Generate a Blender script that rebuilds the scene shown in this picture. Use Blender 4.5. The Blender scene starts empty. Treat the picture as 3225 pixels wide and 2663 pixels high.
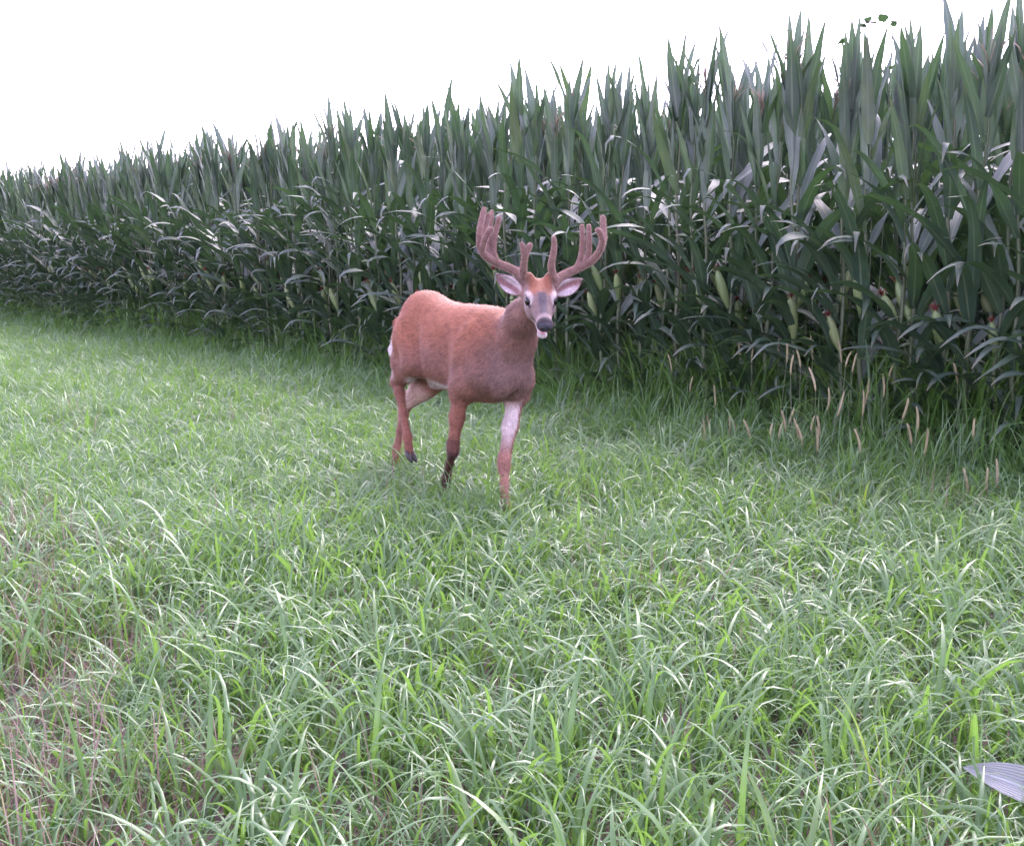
import bpy, math, random
import numpy as np
from mathutils import Vector, Matrix, Euler

# ---------------------------------------------------------------- camera, sky, sun, exposure
SC = bpy.context.scene
COL = SC.collection
R = math.radians
random.seed(7)
RNG = np.random.default_rng(11)

H, F, PITCH = 1.27, 1100.0, R(8.86)          # camera height, focal length in pixels of the 1024 wide frame
cam = bpy.data.cameras.new('camera')
cam.sensor_width = 36.0
cam.lens = F / 1024 * 36.0
cam.clip_start, cam.clip_end = 0.05, 3000
camo = bpy.data.objects.new('camera', cam)
COL.objects.link(camo)
camo.location = (0, 0, H)
camo.rotation_euler = (R(90) - PITCH, 0, 0)
SC.camera = camo

SUN_EL, SUN_AZ = R(50), R(22)                # azimuth from +Y, clockwise positive: the veiled sun stands behind the corn
w = bpy.data.worlds.new('World')
SC.world = w
w.use_nodes = True
nt = w.node_tree
nt.nodes.clear()
sky = nt.nodes.new('ShaderNodeTexSky')
sky.sky_type = 'NISHITA'
sky.sun_disc = False
sky.sun_elevation = SUN_EL
sky.sun_rotation = SUN_AZ
sky.air_density, sky.dust_density, sky.ozone_density = 1.0, 1.2, 1.0
hs = nt.nodes.new('ShaderNodeHueSaturation')          # overcast: most of the blue is gone
hs.inputs['Saturation'].default_value = 0.50
tint = nt.nodes.new('ShaderNodeMix')
tint.data_type = 'RGBA'
tint.blend_type = 'MULTIPLY'
tint.inputs[0].default_value = 1.0
tint.inputs[7].default_value = (1.10, 0.90, 1.20, 1)
bg = nt.nodes.new('ShaderNodeBackground')
bg.inputs['Strength'].default_value = 0.15
wo = nt.nodes.new('ShaderNodeOutputWorld')
nt.links.new(sky.outputs[0], hs.inputs['Color'])
nt.links.new(hs.outputs[0], tint.inputs[6])
nt.links.new(tint.outputs[2], bg.inputs['Color'])
nt.links.new(bg.outputs[0], wo.inputs['Surface'])

sl = bpy.data.lights.new('sun', 'SUN')
sl.energy = 0.9
sl.angle = R(30)
sl.color = (1.0, 0.93, 0.92)
so = bpy.data.objects.new('sun', sl)
COL.objects.link(so)
sd = Vector((math.sin(SUN_AZ) * math.cos(SUN_EL), math.cos(SUN_AZ) * math.cos(SUN_EL), math.sin(SUN_EL)))
so.rotation_euler = (-sd).to_track_quat('-Z', 'Y').to_euler()

SC.view_settings.view_transform = 'Standard'
SC.view_settings.look = 'None'
SC.view_settings.exposure = 2.75
SC.view_settings.gamma = 1.0
SC.cycles.use_denoising = True
SC.cycles.max_bounces = 5
SC.cycles.diffuse_bounces = 3
SC.cycles.glossy_bounces = 2
SC.cycles.transmission_bounces = 3
SC.cycles.use_adaptive_sampling = True
SC.cycles.adaptive_threshold = 0.02
SC.cycles.transparent_max_bounces = 4


def at(X, Y, d):
    """the place in the world that stands at depth d (metres along +Y) behind pixel X, Y of the 1024x845 frame"""
    xc, yc = (X - 512) / F, (422.5 - Y) / F
    dx, dy, dz = xc, math.cos(PITCH) + yc * math.sin(PITCH), -math.sin(PITCH) + yc * math.cos(PITCH)
    s = d / dy
    return Vector((dx * s, d, H + dz * s))


# ---------------------------------------------------------------- helpers
def tag(o, label=None, cat=None, group=None, kind=None):
    if label: o['label'] = label
    if cat: o['category'] = cat
    if group: o['group'] = group
    if kind: o['kind'] = kind
    return o


def link(name, mesh, parent=None):
    o = bpy.data.objects.new(name, mesh)
    COL.objects.link(o)
    if parent is not None: o.parent = parent
    return o


class MB:
    """collects vertices, faces and a per vertex colour"""
    def __init__(s): s.v, s.f, s.c = [], [], []

    def grid(s, rows, cols, closed=False):
        """rows: list of lists of points; cols: the same of colours"""
        n0, m = len(s.v), len(rows[0])
        for r, c in zip(rows, cols):
            s.v += [tuple(p) for p in r]; s.c += [tuple(q) for q in c]
        for i in range(len(rows) - 1):
            for j in range(m if closed else m - 1):
                a, b = n0 + i * m + j, n0 + i * m + (j + 1) % m
                s.f.append((a, b, b + m, a + m))

    def tube(s, pts, rad, seg=8, col=(0.5, 0.5, 0.5), cap=True, cols=None):
        pts = [Vector(p) for p in pts]
        n = len(pts)
        t0 = (pts[1] - pts[0]).normalized()
        up = Vector((1, 0, 0)) if abs(t0.x) < 0.8 else Vector((0, 1, 0))
        nrm = (up - t0 * up.dot(t0)).normalized()
        rows, cs = [], []
        for i in range(n):
            t = (pts[min(i + 1, n - 1)] - pts[max(i - 1, 0)]).normalized()
            nrm = (nrm - t * nrm.dot(t)).normalized()
            b = t.cross(nrm)
            r = rad[i] if isinstance(rad, (list, tuple)) else rad
            rows.append([pts[i] + nrm * (math.cos(2 * math.pi * k / seg) * r) + b * (math.sin(2 * math.pi * k / seg) * r) for k in range(seg)])
            cs.append([(cols[i] if cols else col)] * seg)
        n0 = len(s.v)
        s.grid(rows, cs, True)
        if cap:
            s.f.append(tuple(n0 + k for k in range(seg))[::-1])
            s.f.append(tuple(n0 + (n - 1) * seg + k for k in range(seg)))

    def mesh(s, name, mat, smooth=True):
        me = bpy.data.meshes.new(name)
        me.from_pydata(s.v, [], s.f)
        ca = me.color_attributes.new('tone', 'FLOAT_COLOR', 'POINT')
        a = np.ones((len(s.v), 4), np.float32)
        a[:, :3] = np.array(s.c, np.float32)
        ca.data.foreach_set('color', a.ravel())
        if smooth: me.polygons.foreach_set('use_smooth', [True] * len(me.polygons))
        me.materials.append(mat)
        me.update()
        return me


def catmull(pts, n):
    """n points on a smooth curve through pts"""
    P = [Vector(p) for p in pts]
    P = [P[0] * 2 - P[1]] + P + [P[-1] * 2 - P[-2]]
    out, k = [], len(P) - 3
    for i in range(n):
        u = i / (n - 1) * k
        j = min(int(u), k - 1)
        t = u - j
        a, b, c, d = P[j], P[j + 1], P[j + 2], P[j + 3]
        out.append(0.5 * ((2 * b) + (c - a) * t + (2 * a - 5 * b + 4 * c - d) * t * t + (3 * b - a - 3 * c + d) * t ** 3))
    return out


# ---------------------------------------------------------------- materials
def newmat(name):
    m = bpy.data.materials.new(name)
    m.use_nodes = True
    t = m.node_tree
    t.nodes.clear()
    return m, t, t.nodes, t.links


def ramp(nodes, stops):
    r = nodes.new('ShaderNodeValToRGB')
    e = r.color_ramp.elements
    e[0].position, e[0].color = stops[0][0], (*stops[0][1], 1)
    e[1].position, e[1].color = stops[-1][0], (*stops[-1][1], 1)
    for p, c in stops[1:-1]:
        x = e.new(p); x.color = (*c, 1)
    return r


def leaf_mat(name, stops, rough=0.42, spec=0.5, trans=0.3, tcol=(0.16, 0.26, 0.05), rib=None, ribw=0.08, objrand=0.5, bump=0.0, tip=None):
    """foliage: tone.r = random shade of the blade, tone.g = along it, tone.b = 0 at the midrib and 1 at the margin"""
    m, t, N, L = newmat(name)
    out = N.new('ShaderNodeOutputMaterial')
    at_ = N.new('ShaderNodeAttribute'); at_.attribute_name = 'tone'
    sep = N.new('ShaderNodeSeparateColor'); L.new(at_.outputs['Color'], sep.inputs[0])
    oi = N.new('ShaderNodeObjectInfo')
    mx = N.new('ShaderNodeMix'); mx.inputs[0].default_value = objrand
    L.new(sep.outputs[0], mx.inputs[2]); L.new(oi.outputs['Random'], mx.inputs[3])
    nz = N.new('ShaderNodeTexNoise'); nz.inputs['Scale'].default_value = 9.0; nz.inputs['Detail'].default_value = 3
    tc = N.new('ShaderNodeTexCoord'); L.new(tc.outputs['Object'], nz.inputs['Vector'])
    ad = N.new('ShaderNodeMath'); ad.operation = 'MULTIPLY_ADD'
    ad.inputs[1].default_value = 0.5
    L.new(nz.outputs[0], ad.inputs[0])
    sb = N.new('ShaderNodeMath'); sb.operation = 'SUBTRACT'; sb.inputs[1].default_value = 0.25
    L.new(mx.outputs[0], sb.inputs[0]); L.new(sb.outputs[0], ad.inputs[2])
    rp = ramp(N, stops); L.new(ad.outputs[0], rp.inputs[0])
    colr = rp.outputs[0]
    if rib:
        mr = N.new('ShaderNodeMapRange'); mr.inputs[1].default_value = ribw * 0.5; mr.inputs[2].default_value = ribw * 2.2
        mr.inputs[3].default_value = 1; mr.inputs[4].default_value = 0
        L.new(sep.outputs[2], mr.inputs[0])
        m2 = N.new('ShaderNodeMix'); m2.data_type = 'RGBA'; m2.inputs[7].default_value = (*rib, 1)
        L.new(mr.outputs[0], m2.inputs[0]); L.new(colr, m2.inputs[6]); colr = m2.outputs[2]
    if tip:
        mr = N.new('ShaderNodeMapRange'); mr.inputs[1].default_value = 0.86; mr.inputs[2].default_value = 1.05
        L.new(sep.outputs[1], mr.inputs[0])
        m3 = N.new('ShaderNodeMix'); m3.data_type = 'RGBA'; m3.inputs[7].default_value = (*tip, 1)
        L.new(mr.outputs[0], m3.inputs[0]); L.new(colr, m3.inputs[6]); colr = m3.outputs[2]
    p = N.new('ShaderNodeBsdfPrincipled')
    p.inputs['Roughness'].default_value = rough
    p.inputs['Specular IOR Level'].default_value = spec
    L.new(colr, p.inputs['Base Color'])
    if bump:
        wv = N.new('ShaderNodeMath'); wv.operation = 'SINE'
        ml = N.new('ShaderNodeMath'); ml.operation = 'MULTIPLY'; ml.inputs[1].default_value = 40
        L.new(sep.outputs[2], ml.inputs[0]); L.new(ml.outputs[0], wv.inputs[0])
        bp = N.new('ShaderNodeBump'); bp.inputs['Strength'].default_value = bump; bp.inputs['Distance'].default_value = 0.002
        L.new(wv.outputs[0], bp.inputs['Height']); L.new(bp.outputs[0], p.inputs['Normal'])
    tr = N.new('ShaderNodeBsdfTranslucent')
    tr.inputs['Color'].default_value = (*tcol, 1)
    ms = N.new('ShaderNodeMixShader'); ms.inputs[0].default_value = trans
    L.new(p.outputs[0], ms.inputs[1]); L.new(tr.outputs[0], ms.inputs[2])
    L.new(ms.outputs[0], out.inputs['Surface'])
    return m


def plain_mat(name, c0, c1, scale=12.0, rough=0.7, spec=0.3, sheen=0.0, bump=0.0):
    m, t, N, L = newmat(name)
    out = N.new('ShaderNodeOutputMaterial')
    p = N.new('ShaderNodeBsdfPrincipled')
    nz = N.new('ShaderNodeTexNoise'); nz.inputs['Scale'].default_value = scale; nz.inputs['Detail'].default_value = 4
    tc = N.new('ShaderNodeTexCoord'); L.new(tc.outputs['Object'], nz.inputs['Vector'])
    rp = ramp(N, [(0.3, c0), (0.7, c1)]); L.new(nz.outputs[0], rp.inputs[0])
    L.new(rp.outputs[0], p.inputs['Base Color'])
    p.inputs['Roughness'].default_value = rough
    p.inputs['Specular IOR Level'].default_value = spec
    if sheen:
        p.inputs['Sheen Weight'].default_value = sheen
        p.inputs['Sheen Roughness'].default_value = 0.4
        p.inputs['Sheen Tint'].default_value = (1.0, 0.85, 0.82, 1)
    if bump:
        b = N.new('ShaderNodeBump'); b.inputs['Strength'].default_value = bump; b.inputs['Distance'].default_value = 0.01
        L.new(nz.outputs[0], b.inputs['Height']); L.new(b.outputs[0], p.inputs['Normal'])
    L.new(p.outputs[0], out.inputs['Surface'])
    return m


M = {}
M['grass'] = leaf_mat('grass', [(0.0, (0.026, 0.078, 0.018)), (0.45, (0.056, 0.138, 0.028)), (0.8, (0.095, 0.185, 0.040)), (1.0, (0.14, 0.215, 0.055))],
                      rough=0.42, spec=0.85, trans=0.36, tcol=(0.20, 0.37, 0.06), objrand=0.35, rib=(0.12, 0.17, 0.09), ribw=0.1)
M['straw'] = leaf_mat('straw', [(0.0, (0.12, 0.08, 0.065)), (0.5, (0.25, 0.175, 0.14)), (1.0, (0.40, 0.30, 0.25))], rough=0.7, spec=0.2, trans=0.15, tcol=(0.3, 0.2, 0.14))
M['corn_leaf'] = leaf_mat('corn_leaf', [(0.0, (0.022, 0.047, 0.031)), (0.5, (0.035, 0.068, 0.043)), (0.85, (0.052, 0.092, 0.050)), (1.0, (0.085, 0.125, 0.048))],
                          rough=0.46, spec=1.0, trans=0.18, tcol=(0.08, 0.17, 0.04), rib=(0.11, 0.15, 0.09), ribw=0.07, objrand=0.6, bump=0.25, tip=(0.12, 0.10, 0.05))
M['stalk'] = leaf_mat('stalk', [(0.0, (0.05, 0.075, 0.03)), (0.6, (0.075, 0.10, 0.045)), (1.0, (0.12, 0.125, 0.07))], rough=0.5, trans=0.0)
M['husk'] = leaf_mat('husk', [(0.0, (0.09, 0.15, 0.05)), (0.5, (0.16, 0.22, 0.08)), (1.0, (0.24, 0.28, 0.12))], rough=0.5, trans=0.05)
M['silk'] = plain_mat('silk', (0.06, 0.012, 0.012), (0.16, 0.03, 0.025), 60, 0.7)
M['tassel'] = leaf_mat('tassel', [(0.0, (0.17, 0.16, 0.10)), (0.5, (0.26, 0.22, 0.15)), (1.0, (0.32, 0.20, 0.17))], rough=0.7, trans=0.1, tcol=(.3, .25, .15))
M['foxtail'] = leaf_mat('foxtail', [(0.0, (0.17, 0.155, 0.08)), (0.5, (0.28, 0.245, 0.14)), (1.0, (0.38, 0.33, 0.21))], rough=0.75, spec=0.2, trans=0.1, tcol=(.4, .3, .15))
M['weed'] = leaf_mat('weed', [(0.0, (0.06, 0.13, 0.04)), (0.5, (0.09, 0.18, 0.05)), (1.0, (0.14, 0.23, 0.07))], rough=0.45, trans=0.3, tcol=(.2, .32, .06), rib=(0.2, 0.26, 0.14), ribw=0.05)
M['pale_weed'] = leaf_mat('pale_weed', [(0.0, (0.17, 0.18, 0.17)), (0.5, (0.22, 0.23, 0.23)), (1.0, (0.27, 0.28, 0.28))], rough=0.5, trans=0.15, tcol=(.3, .36, .2), rib=(0.36, 0.38, 0.37), ribw=0.05, bump=0.5)


def soil():
    m, t, N, L = newmat('soil')
    out = N.new('ShaderNodeOutputMaterial'); p = N.new('ShaderNodeBsdfPrincipled')
    tc = N.new('ShaderNodeTexCoord')
    a = N.new('ShaderNodeTexNoise'); a.inputs['Scale'].default_value = 2.5; a.inputs['Detail'].default_value = 8; a.inputs['Roughness'].default_value = 0.7
    b = N.new('ShaderNodeTexNoise'); b.inputs['Scale'].default_value = 60; b.inputs['Detail'].default_value = 6
    for n in (a, b): L.new(tc.outputs['Object'], n.inputs['Vector'])
    mx = N.new('ShaderNodeMix'); mx.inputs[0].default_value = 0.5
    L.new(a.outputs[0], mx.inputs[2]); L.new(b.outputs[0], mx.inputs[3])
    rp = ramp(N, [(0.32, (0.030, 0.022, 0.018)), (0.5, (0.085, 0.058, 0.050)), (0.68, (0.17, 0.12, 0.10))])
    L.new(mx.outputs[0], rp.inputs[0]); L.new(rp.outputs[0], p.inputs['Base Color'])
    p.inputs['Roughness'].default_value = 0.95
    bp = N.new('ShaderNodeBump'); bp.inputs['Strength'].default_value = 0.8; bp.inputs['Distance'].default_value = 0.02
    L.new(b.outputs[0], bp.inputs['Height']); L.new(bp.outputs[0], p.inputs['Normal'])
    L.new(p.outputs[0], out.inputs['Surface'])
    return m


M['soil'] = soil()

# ---------------------------------------------------------------- the ground
def ground_z(x, y):
    return 0.012 * np.sin(1.7 * x + 0.6 * y) + 0.010 * np.sin(0.9 * y - 1.3 * x + 2) + 0.006 * np.sin(4.1 * x + 3.3 * y)


def build_ground():
    xs = np.concatenate([[-600, -200, -80, -40], np.arange(-24, 24.1, 0.5), [40, 80, 200, 600]])
    ys = np.concatenate([[-600, -200, -60, -20], np.arange(-6, 40.1, 0.5), [60, 120, 300, 900]])
    X, Y = np.meshgrid(xs, ys)
    Z = ground_z(X, Y)
    v = np.stack([X.ravel(), Y.ravel(), Z.ravel()], 1)
    n, m = len(xs), len(ys)
    f = [(j * n + i, j * n + i + 1, (j + 1) * n + i + 1, (j + 1) * n + i) for j in range(m - 1) for i in range(n - 1)]
    me = bpy.data.meshes.new('ground')
    me.from_pydata(v.tolist(), [], f)
    me.polygons.foreach_set('use_smooth', [True] * len(f))
    me.materials.append(M['soil'])
    tag(link('ground', me), 'bare brown soil under the grass and corn', None, None, 'structure')


build_ground()

# the front row of the corn runs along y = ROW0 - SLOPE * x
ROW0, SLOPE = 9.7, 1.15
RDIR = np.array([-1.0, SLOPE]) / math.hypot(1, SLOPE)         # along the row, away from the camera
RNRM = np.array([SLOPE, 1.0]) / math.hypot(1, SLOPE)          # into the field


def field_depth(x, y):
    """metres behind the front row (negative: in front of it)"""
    return (x * SLOPE + y - ROW0) / math.hypot(1, SLOPE)


# ---------------------------------------------------------------- scattering
def protos(name, meshes):
    c = bpy.data.collections.new(name)
    for i, me in enumerate(meshes):
        c.objects.link(bpy.data.objects.new('%s_%02d' % (name, i), me))
    return c


def scatter(name, pts, rot, scl, idx, coll):
    me = bpy.data.meshes.new(name)
    me.from_pydata([tuple(p) for p in pts], [], [])
    a = me.attributes.new('rot', 'FLOAT_VECTOR', 'POINT'); a.data.foreach_set('vector', np.asarray(rot, np.float32).ravel())
    a = me.attributes.new('scl', 'FLOAT_VECTOR', 'POINT'); a.data.foreach_set('vector', np.asarray(scl, np.float32).ravel())
    a = me.attributes.new('idx', 'INT', 'POINT'); a.data.foreach_set('value', np.asarray(idx, np.int32))
    o = link(name, me)
    g = bpy.data.node_groups.new(name, 'GeometryNodeTree')
    g.interface.new_socket('Geometry', in_out='INPUT', socket_type='NodeSocketGeometry')
    g.interface.new_socket('Geometry', in_out='OUTPUT', socket_type='NodeSocketGeometry')
    N, L = g.nodes, g.links
    gi, go = N.new('NodeGroupInput'), N.new('NodeGroupOutput')
    ci = N.new('GeometryNodeCollectionInfo')
    ci.inputs['Collection'].default_value = coll
    ci.inputs['Separate Children'].default_value = True
    ci.inputs['Reset Children'].default_value = True
    ip = N.new('GeometryNodeInstanceOnPoints')
    ip.inputs['Pick Instance'].default_value = True
    def named(n, ty):
        k = N.new('GeometryNodeInputNamedAttribute'); k.data_type = ty; k.inputs['Name'].default_value = n
        return k.outputs['Attribute']
    L.new(gi.outputs[0], ip.inputs['Points'])
    L.new(ci.outputs[0], ip.inputs['Instance'])
    L.new(named('idx', 'INT'), ip.inputs['Instance Index'])
    L.new(named('rot', 'FLOAT_VECTOR'), ip.inputs['Rotation'])
    L.new(named('scl', 'FLOAT_VECTOR'), ip.inputs['Scale'])
    L.new(ip.outputs[0], go.inputs[0])
    md = o.modifiers.new('scatter', 'NODES')
    md.node_group = g
    return o


def blade(mb, base, az, length, width, th0, bend, seg=6, tone=0.5, twist=0.0, power=1.4, fold=0.25, taper=2.2, kink=None):
    """one grass blade: leaves the ground th0 off the vertical and bends over by 'bend' by its tip"""
    p = Vector(base)
    rows, cols = [], []
    ca, sa = math.cos(az), math.sin(az)
    ds = length / seg
    for i in range(seg + 1):
        s = i / seg
        th = th0 + bend * s ** power
        if kink and s > kink[0]: th += kink[1]
        d = Vector((ca * math.sin(th), sa * math.sin(th), math.cos(th)))
        side = Vector((-sa, ca, 0))
        nrm = side.cross(d)
        tw = twist * s
        sd_ = side * math.cos(tw) + nrm * math.sin(tw)
        nn = d.cross(sd_)
        wd = width * min(1.0, 0.55 + s * 2.2) * max(0.02, 1 - s ** taper) * 0.5
        rows.append([p - sd_ * wd, p + nn * (wd * fold * 2), p + sd_ * wd])
        cols.append([(tone, s, 1), (tone, s, 0), (tone, s, 1)])
        p = p + d * ds
    mb.grid(rows, cols)


def grass_clump(name, n, rad, lmin, lmax, wmin, wmax, seed, mat='grass', tone=(0.2, 0.9), bend=(0.5, 2.1), th=(0.05, 0.6), seg=6):
    rd = random.Random(seed)
    mb = MB()
    for _ in range(n):
        a, r = rd.uniform(0, 6.283), rad * math.sqrt(rd.random())
        L = rd.uniform(lmin, lmax)
        blade(mb, (r * math.cos(a), r * math.sin(a), -0.01), rd.uniform(0, 6.283), L, rd.uniform(wmin, wmax) * (0.6 + 0.4 * L / lmax),
              rd.uniform(*th), rd.uniform(*bend), seg, rd.uniform(*tone), rd.uniform(-0.9, 0.9), rd.uniform(1.2, 2.6), rd.uniform(0.05, 0.25))
    return mb.mesh(name, M[mat])


def noise2(x, y, s, seed=0.0):
    return (np.sin(x * s + seed) * np.cos(y * s * 1.13 + seed * 1.7) + 0.6 * np.sin(x * s * 2.3 - y * s * 1.9 + seed * 3.1) + 0.4 * np.cos(x * s * 4.7 + y * s * 4.1 + seed)) / 2.0


def sample(dens, xr, yr, keep):
    c = 1 / math.sqrt(dens)
    x, y = np.meshgrid(np.arange(xr[0], xr[1], c), np.arange(yr[0], yr[1], c))
    x = x.ravel() + RNG.uniform(-.8 * c, .8 * c, x.size); y = y.ravel() + RNG.uniform(-.8 * c, .8 * c, y.size)
    k = keep(x, y)
    return x[k], y[k]


def build_grass():
    cl = [grass_clump('grass_blades', 30, 0.13, 0.11, 0.30, 0.0050, 0.0110, 100 + i, bend=(1.1, 2.8), th=(0.03, 0.55)) for i in range(8)]
    cl += [grass_clump('grass_blades', 10, 0.12, 0.20, 0.38, 0.010, 0.0195, 200 + i, tone=(0.3, 0.95), bend=(1.3, 2.9), th=(0.03, 0.5), seg=8) for i in range(5)]
    coll = protos('grass_clump', cl)

    def inview(x, y): return (np.abs(x) < 0.50 * y + 1.3) & (field_depth(x, y) < 0.35)
    xs, ys = [], []
    for dens, y0, y1 in ((90, 1.2, 4.5), (75, 4.5, 8), (52, 8, 14), (36, 14, 32)):
        a, b = sample(dens, (-17, 7), (y0, y1), inview); xs.append(a); ys.append(b)
    x, y = np.concatenate(xs), np.concatenate(ys)
    # thinner towards the near left corner where the soil shows
    thin = np.clip((-x - 0.22 * y) / 0.6, 0, 1) * np.clip((4.6 - y) / 1.5, 0, 1) * (0.35 + 0.65 * (noise2(x, y, 3.1, 1.3) > -0.1))
    k = RNG.random(len(x)) > 0.40 * thin
    x, y = x[k], y[k]
    n = len(x)
    hgt = np.maximum(0.97 + 0.20 * noise2(x, y, 1.9, 0.4) + 0.12 * noise2(x, y, 6, 2), .8)
    hgt = hgt * RNG.uniform(0.8, 1.2, n)
    wide = RNG.random(n) < np.where(y < 4.5, 0.40, 0.12)
    idx = np.where(wide, RNG.integers(8, 13, n), RNG.integers(0, 8, n))
    rot = np.stack([RNG.normal(0, 0.12, n), RNG.normal(0, 0.12, n), RNG.uniform(0, 6.283, n)], 1)
    wid = RNG.uniform(0.9, 1.15, n)
    o = scatter('grass', np.stack([x, y, ground_z(x, y)], 1), rot, np.stack([wid, wid, hgt], 1), idx, coll)
    tag(o, 'short lush green grass with pale arching blades', 'grass', None, 'stuff')

    # ranker growth along the foot of the corn, tallest in the right-hand corner
    tl = [grass_clump('tall_blades', 16, 0.16, 0.50, 0.95, 0.011, 0.024, 300 + i, tone=(0.25, 0.85), bend=(0.5, 2.1), th=(0.03, 0.4), seg=9) for i in range(6)]
    tcoll = protos('tall_clump', tl)

    def edge(x, y):
        f = field_depth(x, y)
        band = np.where(x > 0.3, 1.1 + np.clip((x - 0.3) * 0.45, 0, 0.9), 0.8)
        return (np.abs(x) < 0.5 * y + 1.3) & (f < 1.1) & (f > -band) & (RNG.random(len(x)) < np.clip((f + band) / (0.6 * band), 0.1, 1))
    x, y = sample(36, (-17, 7), (2.5, 32), edge)
    n = len(x)
    fd = field_depth(x, y)
    s = RNG.uniform(0.55, 1.0, n) * np.clip(1.05 + 0.36 * fd, 0.42, 1) * np.where((fd > -.25) & (RNG.random(n) < .75), 1.55, 1.0) * np.where(x > 0.3, 0.66 + 0.06 * np.clip(x, 0, 3), 0.66)
    rot = np.stack([RNG.normal(0, 0.12, n), RNG.normal(0, 0.12, n), RNG.uniform(0, 6.283, n)], 1)
    o = scatter('tall_grass', np.stack([x, y, ground_z(x, y)], 1), rot, np.stack([s, s, s], 1), RNG.integers(0, 6, n), tcoll)
    tag(o, 'rank darker grass growing up along the foot of the corn', 'grass', None, 'stuff')

    # dead stems and thatch between the blades, thick in the near left corner
    dl = [grass_clump('straw_blades', 26, 0.16, 0.08, 0.30, 0.003, 0.006, 400 + i, 'straw', (0.1, 1.0), (-0.2, 0.7), (0.0, 0.9), 4) for i in range(5)]
    dcoll = protos('straw_clump', dl)
    x, y = sample(42, (-6, 4), (1.2, 8), inview)
    k = RNG.random(len(x)) < 0.03 + 0.80 * np.clip((-x - 0.31 * y) / 0.4, 0, 1) * np.clip((5.5 - y) / 1.5, 0, 1)
    x, y = x[k], y[k]; n = len(x)
    s = RNG.uniform(0.7, 1.2, n)
    rot = np.stack([RNG.normal(0, 0.1, n), RNG.normal(0, 0.1, n), RNG.uniform(0, 6.283, n)], 1)
    o = scatter('dry_grass', np.stack([x, y, ground_z(x, y)], 1), rot, np.stack([s, s, s], 1), RNG.integers(0, 5, n), dcoll)
    tag(o, 'dead pinkish straw and thatch between the grass blades', 'straw', None, 'stuff')


build_grass()

# ---------------------------------------------------------------- corn
def corn_leaf_mesh(kind, seed):
    rd = random.Random(seed)
    if kind == 'top':
        L, W, th0, bend, pw, drop = rd.uniform(.46, .62), rd.uniform(.058, .082), rd.uniform(.06, .24), rd.uniform(.02, .40), 1.6, None
    elif kind == 'mid':
        L, W, th0, bend, pw = rd.uniform(.68, .92), rd.uniform(.072, .102), rd.uniform(.30, .75), rd.uniform(.4, 1.7), 1.5
        drop = (rd.uniform(.6, .85), rd.uniform(.5, 1.5)) if rd.random() < .6 else None
    else:
        L, W, th0, bend, pw = rd.uniform(.58, .85), rd.uniform(.066, .092), rd.uniform(.5, .95), rd.uniform(.8, 1.7), 1.3
        drop = (rd.uniform(.45, .75), rd.uniform(.4, 1.1)) if rd.random() < .6 else None
    seg = 12
    mb = MB()
    p = Vector((0.012, 0, 0))
    rows, cols = [], []
    ph, wv = rd.uniform(0, 6), rd.uniform(.10, .22)
    tw, sway = rd.uniform(-.9, .9), rd.uniform(-.5, .5)
    az = 0.0
    tone = rd.random()
    for i in range(seg + 1):
        s = i / seg
        th = th0 + bend * s ** pw
        if drop: th += drop[1] * min(1.0, max(0.0, (s - drop[0]) / 0.16))
        az = sway * s * s
        d = Vector((math.cos(az) * math.sin(th), math.sin(az) * math.sin(th), math.cos(th)))
        side = Vector((-math.sin(az), math.cos(az), 0))
        nrm = d.cross(side)
        a = tw * s ** 1.5
        sd_ = side * math.cos(a) + nrm * math.sin(a)
        nn = d.cross(sd_)
        wd = 0.5 * W * min(1, .45 + 2.6 * s) * max(0.03, (1 - s ** 2.6))
        fold = .32 - .22 * s
        row, cr = [], []
        for j in (-2, -1, 0, 1, 2):
            u = j / 2
            rip = wv * wd * abs(u) ** 1.5 * math.sin(ph + s * 17 + (1.9 if j > 0 else 0)) * (1 if s > .08 else 0)
            row.append(p + sd_ * (wd * u) - nn * (fold * wd * (abs(u) - .5) * -1.0) + nn * rip)
            cr.append((tone, s, abs(u)))
        rows.append(row); cols.append(cr)
        p = p + d * (L / seg)
    mb.grid(rows, cols)
    return mb


LEAF = {k: [corn_leaf_mesh(k, 50 * i + 7 * len(k) + ord(k[0])) for i in range(n)] for k, n in (('top', 10), ('mid', 14), ('low', 10))}
LEAF_ME = {k: [mb.mesh('corn_leaf', M['corn_leaf']) for mb in v] for k, v in LEAF.items()}


def stalk_mb(h):
    mb = MB()
    n = 12
    pts = [(0.012 * math.sin(i * 1.3), 0.010 * math.cos(i * 2.1), h * i / n) for i in range(n + 1)]
    mb.tube(pts, [0.017 * (1 - 0.62 * i / n) * (1.14 if i % 2 else 1) for i in range(n + 1)], 6, cols=[(0.4 + 0.3 * (i % 2), 0, 1) for i in range(n + 1)])
    return mb


def tassel_mb(seed):
    rd = random.Random(seed)
    mb = MB()
    mb.tube([(0, 0, 0), (0.004, 0, 0.18), (0.012, 0.004, 0.36)], [0.006, 0.005, 0.002], 4, (0.5, 0, 1))
    for k in range(8):
        a, z = rd.uniform(0, 6.28), rd.uniform(0.07, 0.17)
        L, s = rd.uniform(.14, .22), rd.uniform(.25, .6)
        pts = [(L * t * s * math.cos(a) * (.6 + .6 * t), L * t * s * math.sin(a) * (.6 + .6 * t), z + L * t * (1 - .25 * t)) for t in (0, .5, 1)]
        mb.tube(pts, [0.003, 0.0045, 0.002], 4, (rd.random(), 0, 1))
    return mb


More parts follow.
